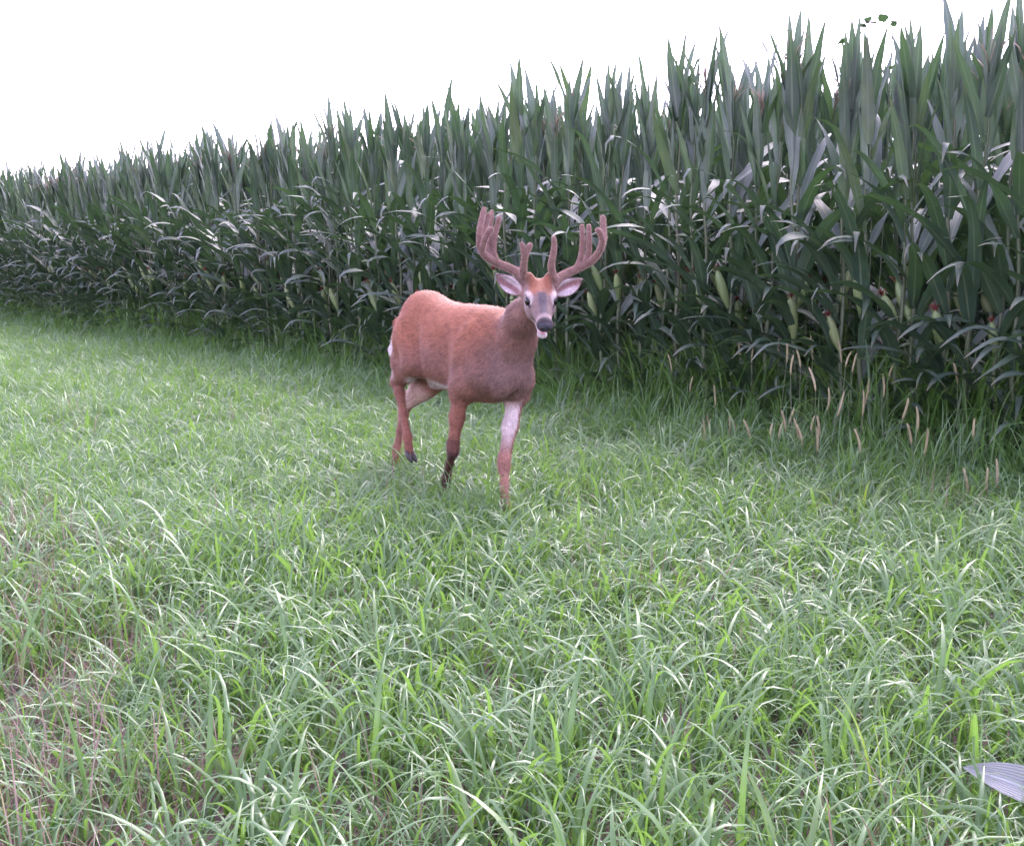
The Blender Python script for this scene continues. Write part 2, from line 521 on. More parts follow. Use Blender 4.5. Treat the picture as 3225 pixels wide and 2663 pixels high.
def ear_mb(seed):
    rd = random.Random(seed)
    mb = MB()
    L, r = rd.uniform(.20, .27), rd.uniform(.024, .031)
    rows, cols = [], []
    for i in range(9):
        s = i / 8
        q = r * (0.45 + 1.9 * s - 1.95 * s ** 2.4) if s < 1 else r * .22
        q = max(q, r * .22)
        rows.append([(q * math.cos(k / 10 * 6.283) * (1 + .10 * (k % 2)), q * math.sin(k / 10 * 6.283) * (1 + .10 * (k % 2)), L * s) for k in range(10)])
        cols.append([(.3 + .25 * (k % 2) + .3 * s, s, 1) for k in range(10)])
    mb.grid(rows, cols, True)
    for k in range(3):                           # loose husk tips
        blade(mb, (0.010 * math.cos(k * 2.1), 0.010 * math.sin(k * 2.1), L * .86), k * 2.1, .07, .018, .1, .9, 3, .8)
    return mb, L


def silk_mb(seed):
    rd = random.Random(seed)
    mb = MB()
    for k in range(14):
        a = rd.uniform(0, 6.28)
        s = rd.uniform(.015, .04)
        mb.tube([(0, 0, -.01), (s * .4 * math.cos(a), s * .4 * math.sin(a), .025), (s * math.cos(a), s * math.sin(a), rd.uniform(.0, .05))], [.004, .004, .002], 3, (.5, 0, 1), False)
    return mb


STALK_ME = [stalk_mb(h).mesh('corn_stalk', M['stalk']) for h in (2.10, 2.17, 2.23, 2.30)]
STALK_H = (2.10, 2.17, 2.23, 2.30)
TASSEL_ME = [tassel_mb(i).mesh('corn_tassel', M['tassel']) for i in range(5)]
EARS = [ear_mb(i) for i in range(4)]
EAR_ME = [e[0].mesh('corn_ear', M['husk']) for e in EARS]
SILK_ME = [silk_mb(i).mesh('corn_silk', M['silk']) for i in range(3)]


def plan_plant(rd):
    """what a corn plant is made of: list of (name, mesh list, index, location, euler, scale)"""
    k = rd.randrange(4)
    h = STALK_H[k]
    out = [('stalk', k, Vector((0, 0, -0.02)), (0, 0, 0), 1.0)]
    psi = rd.gauss(math.pi + 0.25, 0.75)
    n = rd.choice((16, 17, 17, 18))
    for i in range(n):
        u = i / (n - 1)
        z = 0.08 + (h - 0.10) * u ** 1.05
        az = psi + (math.pi if i % 2 else 0) + rd.gauss(0, 0.35)
        if rd.random() < (0.65 if u < .5 else .3): az = rd.uniform(math.pi * .95, math.pi * 1.65)       # edge leaves reach out for the light
        kind = 'top' if u > 0.70 else ('mid' if u > 0.34 else 'low')
        out.append((kind, rd.randrange(len(LEAF[kind])), Vector((0, 0, z)), (rd.gauss(0, .10), rd.gauss(0, .08), az), rd.uniform(.88, 1.12) * (0.82 if u < .12 else 1)))
    for k2 in range(3):                                                     # the whorl of young leaves round the top
        out.append(('top', rd.randrange(10), Vector((0, 0, h * rd.uniform(.88, 1.0))), (rd.gauss(0, .10), rd.gauss(0, .08), psi + 2.1 * k2 + rd.gauss(0, .4)), rd.uniform(.85, 1.1)))
    if rd.random() < 0.45:
        out.append(('tassel', rd.randrange(5), Vector((0, 0, h - .03)), (rd.gauss(0, .06), rd.gauss(0, .06), rd.uniform(0, 6)), rd.uniform(.8, 1.1)))
    if rd.random() < 0.75:
        a = psi + rd.uniform(-1.2, 1.6)
        out.append(('ear', rd.randrange(4), Vector((0.016 * math.cos(a), 0.016 * math.sin(a), rd.uniform(.6, .95))), (0, rd.uniform(.2, .5), a), rd.uniform(.9, 1.15)))
    return out


MESHES = {'stalk': STALK_ME, 'tassel': TASSEL_ME, 'ear': EAR_ME, **LEAF_ME}
PARTNAME = {'stalk': 'stalk', 'tassel': 'tassel', 'ear': 'ear', 'top': 'leaf', 'mid': 'leaf', 'low': 'leaf'}
MB_OF = {'tassel': [tassel_mb(i) for i in range(5)], 'ear': [e[0] for e in EARS], 'stalk': [stalk_mb(h) for h in STALK_H], **LEAF}


def ordinal(n):
    return str(n) + ('th' if 10 < n % 100 < 14 else {1: 'st', 2: 'nd', 3: 'rd'}.get(n % 10, 'th'))


def zone_of(X, d):
    if X < 190: return 'at the far left', 'far left'
    if X < 385: return 'left of the deer', 'left of deer'
    if X < 560: return 'straight behind the deer', 'behind deer'
    if X < 740: return 'just right of the antlers', 'right of antlers'
    return 'behind the tan foxtails', 'behind foxtails'


def build_corn():
    rd = random.Random(21)
    spots = []
    for row in range(0, 11):
        u = -6.0
        while u < 44:
            u += 0.165 * rd.uniform(0.75, 1.3)
            base = np.array([0, ROW0]) + RDIR * (u + rd.gauss(0, .02)) + RNRM * (0.76 * row + rd.gauss(0, .04))
            x, y = float(base[0]), float(base[1])
            if y < 1.5: continue
            X = 512 + F * x / y
            inside = -60 < X < 1084
            if not inside and (abs(x) > 0.5 * y + 5 or row > 7): continue
            spots.append((row, x, y, X, inside))
    cand = sorted([s for s in spots if s[4] and s[0] <= 2], key=lambda s: (s[0] if s[0] < 2 else 2 + s[2] * .01))
    single = set(cand[:300])
    count = {}
    rowname = ('front row', 'second row', 'third row')
    for s in spots:
        if s not in single: continue
        row, x, y, X, _ = s
        plan = plan_plant(rd)
        root = bpy.data.objects.new('corn_plant', None)
        COL.objects.link(root)
        root.location = (x, y, float(ground_z(x, y)))
        sc = rd.uniform(0.97, 1.05)
        root.scale = (sc, sc, sc)
        root.rotation_euler = (rd.gauss(0, .025), rd.gauss(-.01, .025), 0)
        for kind, i, loc, eu, k in plan:
            o = link(PARTNAME[kind], MESHES[kind][i], root)
            o.location, o.rotation_euler, o.scale = loc, eu, (k, k, k)
            if kind == 'ear':
                q = link('silk', SILK_ME[rd.randrange(3)], o)
                q.location = (0, 0, EARS[i][1] * .97)
        has = {p[0] for p in plan}
        z, zg = zone_of(X, y)
        if row == 0:
            count[zg] = count.get(zg, 0) + 1
            tag(root, 'front row corn plant %s, %s from right' % (z, ordinal(count[zg])), 'corn plant', 'corn plants of the front row')
        else:
            det = 'with ear' if 'ear' in has else 'without ear'
            key = (row, zg, det)
            count[key] = count.get(key, 0) + 1
            tag(root, '%s corn plant %s %s, %s from right' % (rowname[row], det, z, ordinal(count[key])), 'corn plant', 'corn plants of the %s' % rowname[row])
    # the rest of the field
    pm = []
    for i in range(8):
        mb = MB()
        for kind, j, loc, eu, k in plan_plant(rd):
            mat = Matrix.Translation(loc) @ Euler(eu).to_matrix().to_4x4() @ Matrix.Scale(k, 4)
            src = MB_OF[kind][j]
            n0 = len(mb.v)
            mb.v += [tuple(mat @ Vector(v)) for v in src.v]
            mb.c += src.c
            mb.f += [tuple(a + n0 for a in f) for f in src.f]
        pm.append(mb.mesh('corn_plant_mass', M['corn_leaf']))
    coll = protos('corn_mass', pm)
    rest = [s for s in spots if s not in single]
    n = len(rest)
    x = np.array([s[1] for s in rest]); y = np.array([s[2] for s in rest])
    k = RNG.uniform(1.0, 1.06, n)
    o = scatter('corn_field', np.stack([x, y, ground_z(x, y)], 1), np.stack([RNG.normal(0, .03, n), RNG.normal(0, .03, n), RNG.normal(0, .5, n)], 1),
                np.stack([k, k, k], 1), RNG.integers(0, 8, n), coll)
    tag(o, 'dense mass of tall green corn behind the front rows', 'corn field', None, 'stuff')
    print('corn singles', len(single), 'rest', n)


build_corn()


# ---------------------------------------------------------------- foxtails, weeds, vine
def head_mb(seed, L, r):
    """bristly seed head, bent a little"""
    rd = random.Random(seed)
    mb = MB()
    bx, by = rd.uniform(-.25, .25), rd.uniform(-.25, .25)
    n = 9
    pts = [(bx * L * (i / n) ** 2, by * L * (i / n) ** 2, L * i / n) for i in range(n + 1)]
    mb.tube(pts, [r * (0.55 + 0.45 * min(1, i / 2)) * (1 if i < n - 1 else (.8 if i == n - 1 else .3)) for i in range(n + 1)], 7,
            cols=[(.2 + .6 * rd.random(), 0, 1) for i in range(n + 1)])
    for k in range(70):
        s = rd.random()
        a = rd.uniform(0, 6.283)
        c = Vector((bx * L * s * s, by * L * s * s, L * s))
        o = Vector((math.cos(a), math.sin(a), 0))
        t = Vector((-math.sin(a), math.cos(a), 0)) * .0009
        b = c + o * r * .8
        e = c + o * r * 1.65 + Vector((0, 0, r * 1.1))
        n0 = len(mb.v)
        mb.v += [tuple(b - t), tuple(b + t), tuple(e)]; mb.c += [(rd.random(), 0, 1)] * 3
        mb.f.append((n0, n0 + 1, n0 + 2))
    return mb


HEAD_ME = [head_mb(i, L, r).mesh('foxtail_head', M['foxtail']) for i, (L, r) in enumerate([(.115, .0062), (.135, .0066), (.095, .0058), (.125, .0070), (.150, .0062)])]


def one_blade_mesh(name, mat, seed, **kw):
    rd = random.Random(seed)
    mb = MB()
    blade(mb, (0, 0, 0), 0, kw.get('L', .25), kw.get('W', .010), kw.get('th', .4), kw.get('bend', 1.3), 7, rd.random(), rd.uniform(-.6, .6))
    return mb.mesh(name, M[mat])


FOX_LEAF = [one_blade_mesh('foxtail_leaf', 'grass', i, L=.22 + .03 * (i % 3), W=.009 + .002 * (i % 2), th=.3 + .1 * (i % 4), bend=1.0 + .3 * (i % 3)) for i in range(6)]
STEM_CACHE = {}


def stem_mesh(h, mat='stalk'):
    k = (round(h, 2), mat)
    if k not in STEM_CACHE:
        mb = MB()
        mb.tube([(0, 0, 0), (.006, .004, k[0] * .5), (0, 0, k[0])], [.0034, .003, .002], 5, (.4, 0, 1), False)
        STEM_CACHE[k] = mb.mesh('stem', M[mat])
    return STEM_CACHE[k]


# centre of each seed head in the frame, its lean and its place before or under the corn (metres in front of the front row)
FOX = [(740, 351, .0, .10), (752, 354, -.05, .35), (779, 345, -.1, .25), (787, 352, .15, .55), (791, 364, -.1, .9), (801, 357, .0, .4), (813, 347, -.05, .2),
       (816, 378, -.1, 1.1), (842, 350, -.1, .30), (846, 358, .12, .5), (853, 362, .05, .35), (711, 430, -.1, 1.0), (704, 437, .05, 1.2), (729, 424, .2, .9),
       (737, 424, -.15, .9), (751, 428, -.15, 1.0), (770, 431, -.12, 1.1), (779, 430, .02, 1.0), (786, 421, -.02, .9), (790, 415, .15, .8), (799, 428, -.1, 1.1), (803, 434, -.05, 1.1),
       (811, 423, .03, .8), (820, 425, -.03, .9), (818, 438, .0, 1.2), (828, 398, .25, .6), (838, 403, .3, .7), (863, 402, .1, .6), (866, 390, .15, .5), (884, 385, .2, .4),
       (889, 370, .18, .3), (861, 440, -.08, 1.1), (903, 407, .2, .8), (912, 432, -.25, 1.0), (918, 418, .12, .8), (925, 440, .2, 1.1), (958, 372, -.12, .25), (974, 428, -.1, .9),
       (968, 490, -.12, 1.3), (987, 486, -.05, 1.2), (997, 480, .05, 1.1), (716, 395, .0, .5), (690, 384, .05, .3), (672, 362, -.03, .2), (249, 350, .05, .1), (263, 347, -.08, .12), (276, 345, .0, .1)]


def build_foxtails():
    rd = random.Random(5)
    cnt = {}
    for i, (X, Y, lean, front) in enumerate(sorted(FOX)):
        r = at(X, Y, 1.0) - Vector((0, 0, H))
        d = (ROW0 - front * math.hypot(1, SLOPE)) / (1 + SLOPE * r.x)
        c = at(X, Y, d)
        hi = rd.randrange(5)
        L = HEAD_ME[hi].vertices[0].co.z * 0 + (.115, .135, .095, .125, .150)[hi]
        gx, gy = c.x - lean * c.z * .35, c.y + rd.uniform(-.05, .05)
        zt = max(.12, c.z - L * .5)
        root = bpy.data.objects.new('foxtail_grass', None)
        COL.objects.link(root)
        root.location = (gx, gy, float(ground_z(gx, gy)))
        top = Vector((c.x, c.y, zt)) - root.location
        s = link('stem', stem_mesh(top.length), root)
        s.rotation_euler = top.to_track_quat('Z', 'Y').to_euler()
        h = link('seed_head', HEAD_ME[hi], root)
        h.location = top * .995
        h.rotation_euler = (rd.gauss(0, .10), lean + rd.gauss(0, .05), rd.uniform(-.3, .3))
        for k in range(3):
            f = link('leaf', FOX_LEAF[rd.randrange(6)], root)
            f.location = top * rd.uniform(.15, .75)
            f.rotation_euler = (0, 0, rd.uniform(0, 6.283))
        where = ('beside the corn left of the deer' if X < 400 else 'among the front corn leaves' if Y < 372 else
                 'by the right edge of the grass' if X > 900 else 'in the grass right of the deer' if X < 770 else 'in the thick stand before the corn')
        how = 'leaning right' if lean > .08 else 'leaning left' if lean < -.08 else 'upright'
        cnt[where] = cnt.get(where, 0) + 1
        tag(root, '%s tan foxtail, %s from the left %s' % (how, ordinal(cnt[where]), where), 'foxtail', 'tan foxtails along the corn edge', 'thing')


build_foxtails()


def oval_leaf(name, mat, L, W, droop, seed, heart=False):
    rd = random.Random(seed)
    mb = MB()
    rows, cols = [], []
    p, tone = Vector((0, 0, 0)), rd.random()
    for i in range(10):
        s = i / 9
        th = 1.0 + droop * s
        d = Vector((math.sin(th), 0, math.cos(th)))
        nn = Vector((-math.cos(th), 0, math.sin(th)))
        wd = .5 * W * (math.sin(math.pi * (s ** (.45 if heart else .8))) ** .8 if 0 < s < 1 else .02)
        rows.append([p + Vector((0, wd * u, 0)) + nn * (abs(u) * wd * .35 + .06 * wd * math.sin(s * 12 + u * 2)) for u in (-1, -.5, 0, .5, 1)])
        cols.append([(tone, s * .8, abs(u)) for u in (-1, -.5, 0, .5, 1)])
        p = p + d * (L / 9)
    mb.grid(rows, cols)
    return mb.mesh(name, M[mat])


def broadleaf(name, label, cat, loc, h, leaves, mat='weed', group=None):
    """leaves: (height share, azimuth, length, width, droop)"""
    root = bpy.data.objects.new(name, None)
    COL.objects.link(root)
    root.location = loc
    link('stem', stem_mesh(h), root)
    for k, (u, az, L, W, dr, roll) in enumerate(leaves):
        o = link('leaf', oval_leaf('weed_leaf', mat, L, W, dr, k * 3 + int(L * 1000)), root)
        o.location = (0, 0, h * u)
        o.rotation_euler = (roll, 0, az)
    tag(root, label, cat, group)
    return root


def on_ground(X, Y):
    r = at(X, Y, 1.0) - Vector((0, 0, H))
    d = H / -r.z
    p = at(X, Y, d)
    return Vector((p.x, p.y, float(ground_z(p.x, p.y))))


g = on_ground(950, 650)
broadleaf('broadleaf_weed', 'broad leaved milky green weed standing in the grass near the right edge', 'weed', g, .13,
          [(.9, 2.7, .17, .055, -.5, .6), (1.0, .3, .16, .055, -.2, -.5), (.8, -1.2, .12, .05, .5, 0), (1.0, 1.4, .13, .05, -.7, 0), (.6, 3.9, .12, .05, .3, .3)])
g = on_ground(1078, 856)
broadleaf('broadleaf_weed', 'pale lavender grey leaf of a weed cut by the bottom right corner', 'weed', g, .10,
          [(1.0, 2.62, .25, .088, .45, -.7), (.8, .4, .17, .08, .6, 0), (.9, 5.0, .15, .07, .6, 0), (.6, 1.7, .15, .07, .6, 0)], 'pale_weed')
for (X, Y, hh, lab) in ((156, 346, .40, 'pale yellow green broadleaf weed at the corn foot, at the far left'),
                        (790, 432, .62, 'bright green round leaved weed among the foxtails before the corn')):
    g = on_ground(X, Y)
    rd = random.Random(X)
    broadleaf('broadleaf_weed', lab, 'weed', g, hh, [(rd.uniform(.45, 1), rd.uniform(0, 6.28), rd.uniform(.10, .16), rd.uniform(.07, .10), rd.uniform(.2, 1.0), rd.uniform(-.4, .4)) for _ in range(11)])


M['bright_grass'] = leaf_mat('bright_grass', [(0.0, (0.09, 0.17, 0.03)), (0.5, (0.13, 0.22, 0.04)), (1.0, (0.18, 0.26, 0.055))], rough=0.4, spec=0.6, trans=0.4, tcol=(0.32, 0.46, 0.06), rib=(0.2, 0.27, 0.1), ribw=.1)


def tuft(label, X, Y, mat, blades):
    root = bpy.data.objects.new('grass_tuft', None)
    COL.objects.link(root)
    root.location = on_ground(X, Y)
    rd = random.Random(X)
    for (dx, az, L, W, th, bend) in blades:
        mb = MB()
        blade(mb, (0, 0, 0), 0, L, W, th, bend, 11, rd.random(), rd.uniform(-.5, .5), 1.8, .2)
        o = link('blade', mb.mesh('tuft_blade', M[mat]), root)
        o.location = (dx, rd.uniform(-.02, .02), 0)
        o.rotation_euler = (0, 0, az)
    tag(root, label, 'grass tuft', None, 'thing')


PI = math.pi
tuft('bright yellow green tuft of upright blades below the foxtails', 856, 523, 'bright_grass',
     [(-.05, PI, .34, .018, .05, .5), (0, 0, .36, .020, .03, .2), (.05, .2, .33, .018, .10, 1.6), (.09, 0, .30, .016, .02, .4), (-.09, PI, .28, .016, .15, 1.8), (.03, 4.6, .3, .016, .1, 1.2), (.12, .1, .34, .016, .3, 1.9)])
tuft('long bright blade curving up to the left near the bottom edge', 872, 842, 'bright_grass',
     [(0, PI, .44, .022, .05, 1.0), (.02, PI, .30, .018, .0, .4), (.03, .3, .22, .015, .2, 1.2)])
tuft('dark green tuft of wide blades arching over in the middle foreground', 640, 742, 'grass',
     [(0, 3.5, .46, .024, .10, 2.7), (.02, .2, .44, .022, .15, 2.8), (.01, 5.0, .42, .022, .1, 2.5), (-.02, 2.6, .40, .020, .2, 2.6), (.03, .9, .36, .018, .2, 2.0)])
tuft('tall straight wide blades standing up near the bottom left corner', 97, 838, 'grass',
     [(0, PI, .40, .022, .10, .25), (.03, .2, .34, .018, .25, .8), (-.03, PI, .30, .018, .35, 1.4), (.07, 0, .33, .020, .1, .5)])


def build_vine():
    base = at(880, 60, 7.35)
    base.z = 0
    root = bpy.data.objects.new('climbing_vine', None)
    COL.objects.link(root)
    root.location = base
    def stem(pts):
        mb = MB()
        mb.tube(catmull([Vector(p) - base for p in pts], 26), .0042, 5, (.1, 0, 1), False)
        return link('stem', mb.mesh('vine_stem', M['stalk']), root)
    tops = [(858, 30), (866, 23), (875, 24), (884, 22), (893, 27)]
    stem([(base.x, base.y, 0), at(872, 200, 7.35), at(862, 90, 7.3), at(857, 50, 7.3), at(858, 30, 7.3), at(866, 23, 7.3), at(876, 22, 7.35)])
    stem([(base.x + .05, base.y, 0), at(885, 200, 7.35), at(889, 100, 7.4), at(891, 50, 7.4), at(893, 25, 7.4), at(887, 21, 7.4), at(880, 24, 7.4)])
    rd = random.Random(3)
    lm = [oval_leaf('vine_leaf', 'corn_leaf', .075, .07, .6, 60 + i, True) for i in range(3)]
    for (X, Y) in tops + [(861, 27), (871, 22), (889, 23), (857, 38), (848, 42), (853, 46), (843, 40), (862, 60), (870, 95), (886, 120), (890, 70)]:
        o = link('leaf', lm[rd.randrange(3)], root)
        o.location = at(X, Y, 7.33) - base
        o.rotation_euler = (rd.uniform(-.5, .5), rd.uniform(-.4, .6), rd.uniform(0, 6.28))
        k = rd.uniform(.6, 1.1)
        o.scale = (k, k, k)
    tag(root, 'thin climbing vine with small leaves reaching above the corn tops', 'vine')


build_vine()


# ---------------------------------------------------------------- the deer
class SDF:
    """smooth union of soft shapes on a grid, turned into one skin"""
    def __init__(s, lo, hi, res):
        s.lo, s.res = np.array(lo, np.float32), res
        s.n = np.ceil((np.array(hi) - np.array(lo)) / res).astype(int)
        s.f = np.full(s.n, 0.4, np.float32)

    def _box(s, lo, hi, m):
        a = np.clip(np.floor((np.array(lo) - m - s.lo) / s.res).astype(int), 0, s.n)
        b = np.clip(np.ceil((np.array(hi) + m - s.lo) / s.res).astype(int) + 1, 0, s.n)
        g = [s.lo[i] + s.res * np.arange(a[i], b[i], dtype=np.float32) for i in range(3)]
        return tuple(slice(a[i], b[i]) for i in range(3)), np.stack(np.meshgrid(*g, indexing='ij'), -1)

    def _mix(s, sl, d, k, cut):
        f = s.f[sl]
        if cut:
            d = -d
            h = np.maximum(k - np.abs(f - d), 0) / k
            s.f[sl] = np.maximum(f, d) + h * h * k * .25
        else:
            h = np.maximum(k - np.abs(f - d), 0) / k
            s.f[sl] = np.minimum(f, d) - h * h * k * .25

    def cone(s, a, b, ra, rb, k=.03, cut=False):
        a, b = np.array(a, np.float32), np.array(b, np.float32)
        m = max(.05, 1.6 * k)
        r = max(ra, rb)
        sl, P = s._box(np.minimum(a, b) - r, np.maximum(a, b) + r, m)
        ab = b - a
        t = np.clip(((P - a) @ ab) / float(ab @ ab), 0, 1)
        d = np.linalg.norm(P - a - t[..., None] * ab, axis=-1) - (ra + (rb - ra) * t)
        s._mix(sl, d, k, cut)

    def chain(s, pts, rad, k=.03):
        for i in range(len(pts) - 1): s.cone(pts[i], pts[i + 1], rad[i], rad[i + 1], k)

    def ell(s, c, r, ax, k=.03, cut=False):
        """ellipsoid with radii r along the three unit axes ax"""
        c, r = np.array(c, np.float32), np.array(r, np.float32)
        A = np.array([list(v) for v in ax], np.float32)
        ext = np.sqrt(((A * r[:, None]) ** 2).sum(0))
        sl, P = s._box(c - ext, c + ext, max(.05, 1.6 * k))
        q = (P - c) @ A.T
        k0 = np.linalg.norm(q / r, axis=-1)
        k1 = np.linalg.norm(q / (r * r), axis=-1) + 1e-6
        s._mix(sl, k0 * (k0 - 1) / k1, k, cut)

    def skin(s):
        f = s.f
        ins = f < 0
        nx, ny, nz = f.shape
        cnt = np.zeros((nx - 1, ny - 1, nz - 1), np.int8)
        for i in (0, 1):
            for j in (0, 1):
                for k in (0, 1):
                    cnt += ins[i:nx - 1 + i, j:ny - 1 + j, k:nz - 1 + k]
        act = (cnt > 0) & (cnt < 8)
        cells = np.argwhere(act)
        idx = np.full(act.shape, -1, np.int64)
        idx[act] = np.arange(len(cells))
        acc = np.zeros((len(cells), 3)); num = np.zeros(len(cells))
        cor = [np.array(c) for c in ((0, 0, 0), (1, 0, 0), (0, 1, 0), (1, 1, 0), (0, 0, 1), (1, 0, 1), (0, 1, 1), (1, 1, 1))]
        for a in range(8):
            for b in range(a + 1, 8):
                if np.abs(cor[a] - cor[b]).sum() != 1: continue
                fa = f[tuple((cells + cor[a]).T)]; fb = f[tuple((cells + cor[b]).T)]
                x = (fa < 0) != (fb < 0)
                t = np.where(x, fa / np.where(x, fa - fb, 1), 0)
                acc += np.where(x[:, None], cor[a] + t[:, None] * (cor[b] - cor[a]), 0)
                num += x
        v = s.lo + s.res * (cells + acc / num[:, None])
        faces = []
        for ax in range(3):
            o1, o2 = [(1, 2), (2, 0), (0, 1)][ax]
            sl0 = [slice(None)] * 3; sl1 = [slice(None)] * 3
            sl0[ax] = slice(0, -1); sl1[ax] = slice(1, None)
            x = ins[tuple(sl0)] != ins[tuple(sl1)]
            e = np.argwhere(x)
            e = e[(e[:, o1] > 0) & (e[:, o2] > 0) & (e[:, o1] < f.shape[o1] - 1) & (e[:, o2] < f.shape[o2] - 1)]
            d1 = np.zeros(3, int); d1[o1] = 1
            d2 = np.zeros(3, int); d2[o2] = 1
            q = np.stack([idx[tuple((e - d1 - d2).T)], idx[tuple((e - d2).T)], idx[tuple(e.T)], idx[tuple((e - d1).T)]], 1)
            flip = ~ins[tuple(e.T)]
            q[flip] = q[flip][:, ::-1]
            faces.append(q)
        return v, np.concatenate(faces)


def unit(v): return Vector(v).normalized()


def coat_mat():
    m, t, N, L = newmat('deer_coat')
    out = N.new('ShaderNodeOutputMaterial'); p = N.new('ShaderNodeBsdfPrincipled')
    a = N.new('ShaderNodeAttribute'); a.attribute_name = 'tone'
    tc = N.new('ShaderNodeTexCoord')
    n1 = N.new('ShaderNodeTexNoise'); n1.inputs['Scale'].default_value = 16; n1.inputs['Detail'].default_value = 5
    n2 = N.new('ShaderNodeTexNoise'); n2.inputs['Scale'].default_value = 150; n2.inputs['Detail'].default_value = 3
    mp = N.new('ShaderNodeMapping'); mp.inputs['Scale'].default_value = (1, 1, .35)
    L.new(tc.outputs['Object'], n1.inputs['Vector']); L.new(tc.outputs['Object'], mp.inputs[0]); L.new(mp.outputs[0], n2.inputs['Vector'])
    ad = N.new('ShaderNodeMath'); ad.operation = 'ADD'; L.new(n1.outputs[0], ad.inputs[0]); L.new(n2.outputs[0], ad.inputs[1])
    mr = N.new('ShaderNodeMapRange'); mr.inputs[1].default_value = .7; mr.inputs[2].default_value = 1.3; mr.inputs[3].default_value = .66; mr.inputs[4].default_value = 1.28
    L.new(ad.outputs[0], mr.inputs[0])
    mx = N.new('ShaderNodeMix'); mx.data_type = 'RGBA'; mx.blend_type = 'MULTIPLY'; mx.inputs[0].default_value = 1
    L.new(a.outputs['Color'], mx.inputs[6]); L.new(mr.outputs[0], mx.inputs[7])
    L.new(mx.outputs[2], p.inputs['Base Color'])
    p.inputs['Roughness'].default_value = .75
    p.inputs['Specular IOR Level'].default_value = .25
    p.inputs['Sheen Weight'].default_value = .16
    p.inputs['Sheen Roughness'].default_value = .45
    p.inputs['Sheen Tint'].default_value = (1, .82, .78, 1)
    b = N.new('ShaderNodeBump'); b.inputs['Strength'].default_value = .35; b.inputs['Distance'].default_value = .004
    L.new(n2.outputs[0], b.inputs['Height']); L.new(b.outputs[0], p.inputs['Normal'])
    L.new(p.outputs[0], out.inputs['Surface'])
    return m


def fur_mat():
    m, t, N, L = newmat('deer_fur')
    out = N.new('ShaderNodeOutputMaterial'); p = N.new('ShaderNodeBsdfPrincipled')
    a = N.new('ShaderNodeAttribute'); a.attribute_name = 'tone'
    L.new(a.outputs['Color'], p.inputs['Base Color'])
    p.inputs['Roughness'].default_value = .55
    p.inputs['Specular IOR Level'].default_value = .35
    tr = N.new('ShaderNodeBsdfTranslucent'); L.new(a.outputs['Color'], tr.inputs[0])
    ms = N.new('ShaderNodeMixShader'); ms.inputs[0].default_value = .25
    L.new(p.outputs[0], ms.inputs[1]); L.new(tr.outputs[0], ms.inputs[2]); L.new(ms.outputs[0], out.inputs['Surface'])
    return m


M['coat'] = coat_mat()
M['velvet'] = leaf_mat('velvet', [(0.0, (.13, .078, .064)), (.5, (.25, .155, .130)), (1.0, (.50, .36, .32))], rough=.85, spec=.15, trans=.15, tcol=(.42, .27, .25), objrand=0.0)
M['fur'] = fur_mat()
M['eye'] = plain_mat('eye', (.004, .003, .003), (.007, .005, .004), 10, .22, .35)
M['nose'] = plain_mat('nose', (.020, .018, .024), (.035, .032, .042), 90, .55, .35, 0, .5)
M['tongue'] = plain_mat('tongue', (.36, .16, .17), (.45, .22, .23), 30, .4, .5)
M['hoof'] = plain_mat('hoof', (.02, .017, .015), (.04, .035, .03), 30, .45, .4)


def smooth(a, b, x):
    t = np.clip((x - a) / (b - a), 0, 1)
    return t * t * (3 - 2 * t)


